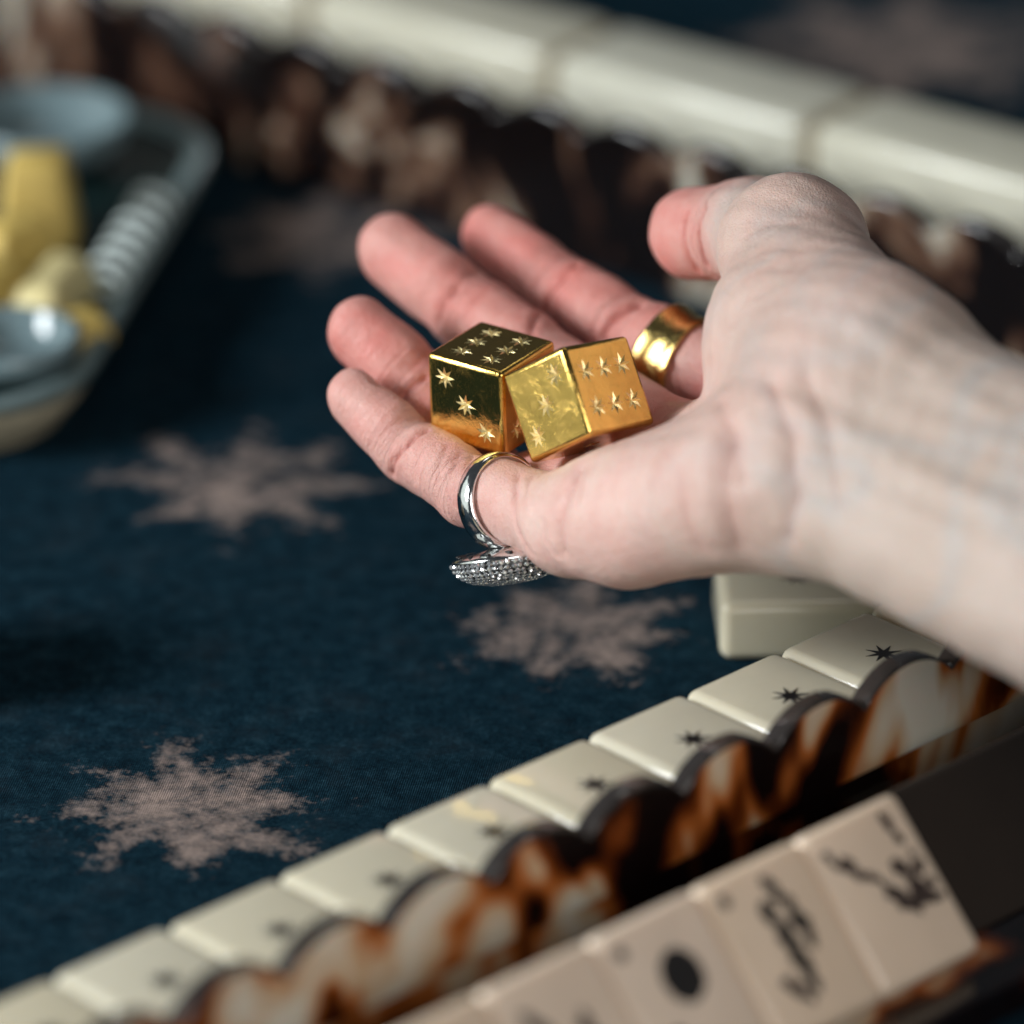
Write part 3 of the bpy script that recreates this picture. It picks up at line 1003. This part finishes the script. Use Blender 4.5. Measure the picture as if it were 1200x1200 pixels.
def build_die(ctr, X, Y, Z, faces, label):
    """X, Y, Z right-handed unit axes; faces: {(axis, sign): (count, mirror_u, swap)}"""
    root = empty('gold_die', ctr)
    mat = Matrix((X, Y, Z)).transposed().to_4x4()
    root.matrix_world = Matrix.Translation(Vector(ctr) * MM) @ mat
    tag(root, label, 'die')
    h, bev = DIE / 2, 1.05
    bm = rounded_box(DIE, DIE, DIE, bev, 3)
    big = [f for f in bm.faces if f.calc_area() > (DIE - 2 * bev) ** 2 * 0.8]
    bmesh.ops.delete(bm, geom=big, context='FACES_ONLY')
    for f in bm.faces: f.smooth = True
    pips = []
    for (ax, sg), (cnt, mu, sw) in faces.items():
        u, v = [(1, 2), (2, 0), (0, 1)][ax]
        s = h - bev
        pl = [Vector((-s, -s)), Vector((s, -s)), Vector((s, s)), Vector((-s, s))]
        edges = [(0, 1), (1, 2), (2, 3), (3, 0)]
        stars = []
        for a, b in LAY[cnt]:
            if sw: a, b = b, a
            if mu: a = -a
            cx, cy = a * DIE, b * DIE
            tw = random.uniform(-0.15, 0.15)
            sp = star_poly(ST_R, ST_I, 8)
            st = [Vector((cx + x * math.cos(tw) - y * math.sin(tw), cy + x * math.sin(tw) + y * math.cos(tw))) for x, y in sp]
            k0 = len(pl)
            pl += st
            edges += [(k0 + i, k0 + (i + 1) % len(st)) for i in range(len(st))]
            stars.append((Vector((cx, cy)), st))
        vs, es, fs, *_ = delaunay_2d_cdt(pl, edges, [], 1, 1e-6)

        def to3(q, d=0.0):
            c = [0, 0, 0]
            c[u], c[v], c[ax] = q[0], q[1], sg * (h + d)
            return Vector(c)
        bv = [bm.verts.new(to3(q)) for q in vs]
        for f in fs:
            cen = sum((vs[i] for i in f), Vector((0, 0))) / len(f)
            inside = False
            for c, st in stars:
                if (cen - c).length > ST_R: continue
                w = False
                for i in range(len(st)):
                    p1, p2 = st[i], st[(i + 1) % len(st)]
                    if (p1.y > cen.y) != (p2.y > cen.y) and cen.x < (p2.x - p1.x) * (cen.y - p1.y) / (p2.y - p1.y) + p1.x: w = not w
                inside = inside or w
            if not inside:
                fc = bm.faces.new([bv[i] for i in f])
                fc.smooth = False
        for c, st in stars:
            pips.append([to3(q) for q in st] + [to3(c, -ST_D)])
    bmesh.ops.remove_doubles(bm, verts=bm.verts, dist=0.01)
    bmesh.ops.recalc_face_normals(bm, faces=bm.faces)
    o = obj('body', bm, M['gold'], root)
    for pts_ in pips:
        b2 = bmesh.new()
        vv = [b2.verts.new(p) for p in pts_]
        nrm = pts_[-1].normalized()
        for i in range(len(vv) - 1):
            f = b2.faces.new((vv[i], vv[(i + 1) % (len(vv) - 1)], vv[-1]))
            f.normal_update()
            if f.normal.dot(nrm) < 0: f.normal_flip()
        obj('star_pip', b2, M['pip'], root)
    return root


def axes(e):
    """edges (pixels) leaving the nearest corner of a cube -> unit vectors"""
    m2 = np.array(e, float).T
    U_, S_, V_ = np.linalg.svd(m2, full_matrices=False)
    q = U_ @ V_
    z = np.cross(q[0], q[1])
    if z.sum() < 0: z = -z
    return [Vector(q[0, i] * RIGHT - q[1, i] * UP + z[i] * FWD) for i in range(3)]


# level die: ea towards the far left, eb towards the far right, ec straight down
ea, eb, ec = axes([(-89, -29), (61, -38), (6, 95)])
# X=ea, Y=eb, Z=ec (right-handed); the faces in view are -Z (top), -Y (left face), -X (right face)
build_die(P(577, 455, 3.0), ea, eb, ec, {(2, -1): (6, False, True), (1, -1): (3, True, False), (0, -1): (5, False, False),
          (2, 1): (1, False, False), (1, 1): (4, False, False), (0, 1): (2, False, False)},
          'gold die standing level with six stars on top, resting on the fingers')
# tilted die: ga up, gb towards the left, gc towards the right, from its nearest corner
ga, gb, gc = axes([(-30, -104), (-65, 33), (72, -17)])
# left-handed as listed, so X=gc, Y=gb, Z=ga ; in view: -X (three stars), -Y (six stars), -Z (underside)
build_die(P(678.5, 468, -14.5), gc, gb, ga, {(0, -1): (3, True, False), (1, -1): (6, False, True), (2, -1): (1, False, False),
          (2, 1): (5, False, False), (1, 1): (4, False, False), (0, 1): (2, False, False)},
          'gold die tipped over towards the palm, its six-star side reflecting the skin')

# ------------------------------------------------------------------ rings
def frame(axis, hint):
    a = Vector(axis).normalized()
    y = (Vector(hint) - a * Vector(hint).dot(a)).normalized()
    return y.cross(a), y, a                              # x, y (towards hint), z (axis)


def lathe_band(prof, n=72, squash=(1, 1), wfun=None):
    """closed profile of (radius, along) swept round z"""
    bm = bmesh.new()
    rows = []
    for k in range(n):
        a = 2 * math.pi * k / n
        w = wfun(a) if wfun else 1.0
        rows.append([bm.verts.new((r * math.cos(a) * squash[0], r * math.sin(a) * squash[1], z * w)) for r, z in prof])
    m_ = len(prof)
    for k in range(n):
        A, B = rows[k], rows[(k + 1) % n]
        for j in range(m_):
            bm.faces.new((A[j], B[j], B[(j + 1) % m_], A[(j + 1) % m_]))
    bmesh.ops.recalc_face_normals(bm, faces=bm.faces)
    return bm


# wide gold ring on the first bone of the index finger
ip, im = FINGERS['index'][2], FINGERS['index'][3]
gpos = ip[0] + (im[0] - ip[0]) * 0.40
gx, gy, gz = frame(im[0] - ip[0], PAL)
ring = empty('gold_ring', gpos)
ring.matrix_world = Matrix.Translation(Vector(gpos) * MM) @ Matrix((gx, gy, gz)).transposed().to_4x4()
tag(ring, 'wide gold ring with flared concave band on the index finger', 'ring')
RG = 9.2
prof = [(RG, -4.5), (RG + 1.0, -4.9), (RG + 1.15, -4.4), (RG + 0.6, -2.3), (RG + 0.45, 0), (RG + 0.6, 2.3), (RG + 1.15, 4.4), (RG + 1.0, 4.9), (RG, 4.5), (RG - 0.1, 0)]
obj('band', lathe_band(prof, 80, (1, 1), lambda a: 1.0 - 0.18 * math.sin(a)), M['ring_gold'], ring, True)

# silver ring on the little finger, its stone-set head hanging below
pp, pm = FINGERS['pinky'][2], FINGERS['pinky'][3]
spos = pp[0] + (pm[0] - pp[0]) * 0.36
sy_ = Vector(PAL + 0.40 * LAT + 0.42 * YAW).normalized()
sz_ = Vector(pm[0] - pp[0]); sz_ = (sz_ - sy_ * sz_.dot(sy_)).normalized()
sx_ = sy_.cross(sz_)
srs = empty('silver_ring', spos)
srs.matrix_world = Matrix.Translation(Vector(spos) * MM) @ Matrix((sx_, sy_, sz_)).transposed().to_4x4()
tag(srs, 'silver ring with a round pavé-set head hanging under the little finger', 'ring')
RS = 8.0
prof = [(RS, -2.1), (RS + 0.7, -2.3), (RS + 1.3, -1.7), (RS + 1.5, 0), (RS + 1.3, 1.7), (RS + 0.7, 2.3), (RS, 2.1)]
obj('band', lathe_band(prof, 80, (1, 1), lambda a: 1.0 + 0.25 * max(0, -math.sin(a)) ** 2), M['silver'], srs, True)
# head: local -y is down; plate radius HR
HR = 11.4
head = bmesh.new()


def disc_lathe(prof, n=64):
    """(radius, depth) swept round the -y axis below the band"""
    bm = bmesh.new()
    rows = [[bm.verts.new((r * math.cos(2 * math.pi * k / n), -y, r * math.sin(2 * math.pi * k / n))) for k in range(n)] for r, y in prof]
    for A, B in zip(rows, rows[1:]):
        for k in range(n): bm.faces.new((A[k], A[(k + 1) % n], B[(k + 1) % n], B[k]))
    bm.faces.new(rows[0]); bm.faces.new(rows[-1][::-1])
    bmesh.ops.recalc_face_normals(bm, faces=bm.faces)
    return bm


Y0 = RS + 1.3
hd = obj('head', disc_lathe([(3.0, Y0 - 0.6), (HR - 2.0, Y0 + 0.2), (HR - 0.3, Y0 + 0.9), (HR, Y0 + 1.6), (HR - 0.3, Y0 + 1.75), (1.0, Y0 + 1.9)]), M['silver'], srs, True)
obj('dome', disc_lathe([(HR - 0.6, Y0 + 1.8), (HR * 0.975, Y0 + 2.4), (HR * 0.89, Y0 + 3.95), (HR * 0.69, Y0 + 5.35), (HR * 0.39, Y0 + 6.15), (0.4, Y0 + 6.45)]), M['dark_silver'], hd, True)
# dark lenses on the back plate, painting the shade of its open slots
for k in range(14):
    a = 2 * math.pi * k / 14
    bm = bmesh.new()
    bmesh.ops.create_uvsphere(bm, u_segments=10, v_segments=6, radius=1)
    for v in bm.verts:
        v.co = Vector((v.co.x * 1.5, v.co.y * 0.25, v.co.z * 0.62))
    bmesh.ops.rotate(bm, verts=bm.verts, cent=(0, 0, 0), matrix=Matrix.Rotation(-a + 0.5, 3, 'Y'))
    rr_ = HR - 2.2
    bmesh.ops.translate(bm, verts=bm.verts, vec=(rr_ * math.cos(a), -(Y0 + 0.2), rr_ * math.sin(a)))
    obj('slot_shade', bm, M['dark_silver'], hd, True)
# pave stones and their claws over the dome
stones, claws = bmesh.new(), bmesh.new()
hp = [(HR, 1.6), (HR * 0.985, 2.4), (HR * 0.9, 4.0), (HR * 0.7, 5.4), (HR * 0.4, 6.2), (0.4, 6.5)]
cum = [0]
for (r0, y0), (r1, y1) in zip(hp, hp[1:]): cum.append(cum[-1] + math.hypot(r1 - r0, y1 - y0))


def on_dome(s):
    for i in range(len(cum) - 1):
        if s <= cum[i + 1] or i == len(cum) - 2:
            t = (s - cum[i]) / (cum[i + 1] - cum[i])
            return hp[i][0] + (hp[i + 1][0] - hp[i][0]) * t, hp[i][1] + (hp[i + 1][1] - hp[i][1]) * t, math.atan2(hp[i + 1][1] - hp[i][1], -(hp[i + 1][0] - hp[i][0]))
s_, rowk = 0.35, 0
while s_ < cum[-1] - 0.4:
    r_, y_, sl = on_dome(s_)
    n_ = max(1, int(2 * math.pi * r_ / 1.22))
    for k in range(n_):
        a = 2 * math.pi * (k + 0.5 * (rowk % 2) + random.uniform(-0.1, 0.1)) / n_
        nrm = Vector((math.cos(a) * math.sin(sl), -math.cos(sl), math.sin(a) * math.sin(sl)))
        c = Vector((r_ * math.cos(a), -(Y0 + y_), r_ * math.sin(a)))
        rot = nrm.to_track_quat('Z', 'Y').to_matrix().to_4x4()
        m4 = Matrix.Translation(c + nrm * 0.08) @ rot @ Matrix.Rotation(random.uniform(0, 1), 4, 'Z') @ Matrix.Rotation(random.uniform(-0.35, 0.35), 4, 'X')
        # faceted stone: table, girdle
        vt = [stones.verts.new(m4 @ Vector((0.30 * math.cos(q * math.pi / 3), 0.30 * math.sin(q * math.pi / 3), 0.30))) for q in range(6)]
        vg = [stones.verts.new(m4 @ Vector((0.55 * math.cos((q + 0.5) * math.pi / 3), 0.55 * math.sin((q + 0.5) * math.pi / 3), 0.0))) for q in range(6)]
        stones.faces.new(vt)
        for q in range(6):
            stones.faces.new((vt[q], vg[q], vt[(q + 1) % 6])); stones.faces.new((vg[q], vg[(q + 1) % 6], vt[(q + 1) % 6]))
        ca_ = a + math.pi / n_
        r2, y2, sl2 = on_dome(min(s_ + 0.48, cum[-1]))
        n2 = Vector((math.cos(ca_) * math.sin(sl2), -math.cos(sl2), math.sin(ca_) * math.sin(sl2)))
        c2 = Vector((r_ * math.cos(ca_), -(Y0 + y_), r_ * math.sin(ca_))) + n2 * 0.16
        bmesh.ops.create_icosphere(claws, subdivisions=1, radius=0.15, matrix=Matrix.Translation(c2))
    s_ += 1.06
    rowk += 1
bmesh.ops.recalc_face_normals(stones, faces=stones.faces)
tag(obj('pave_stones', stones, M['glass_gem'], hd), kind='stuff')
tag(obj('claws', claws, M['silver'], hd, True), kind='stuff')
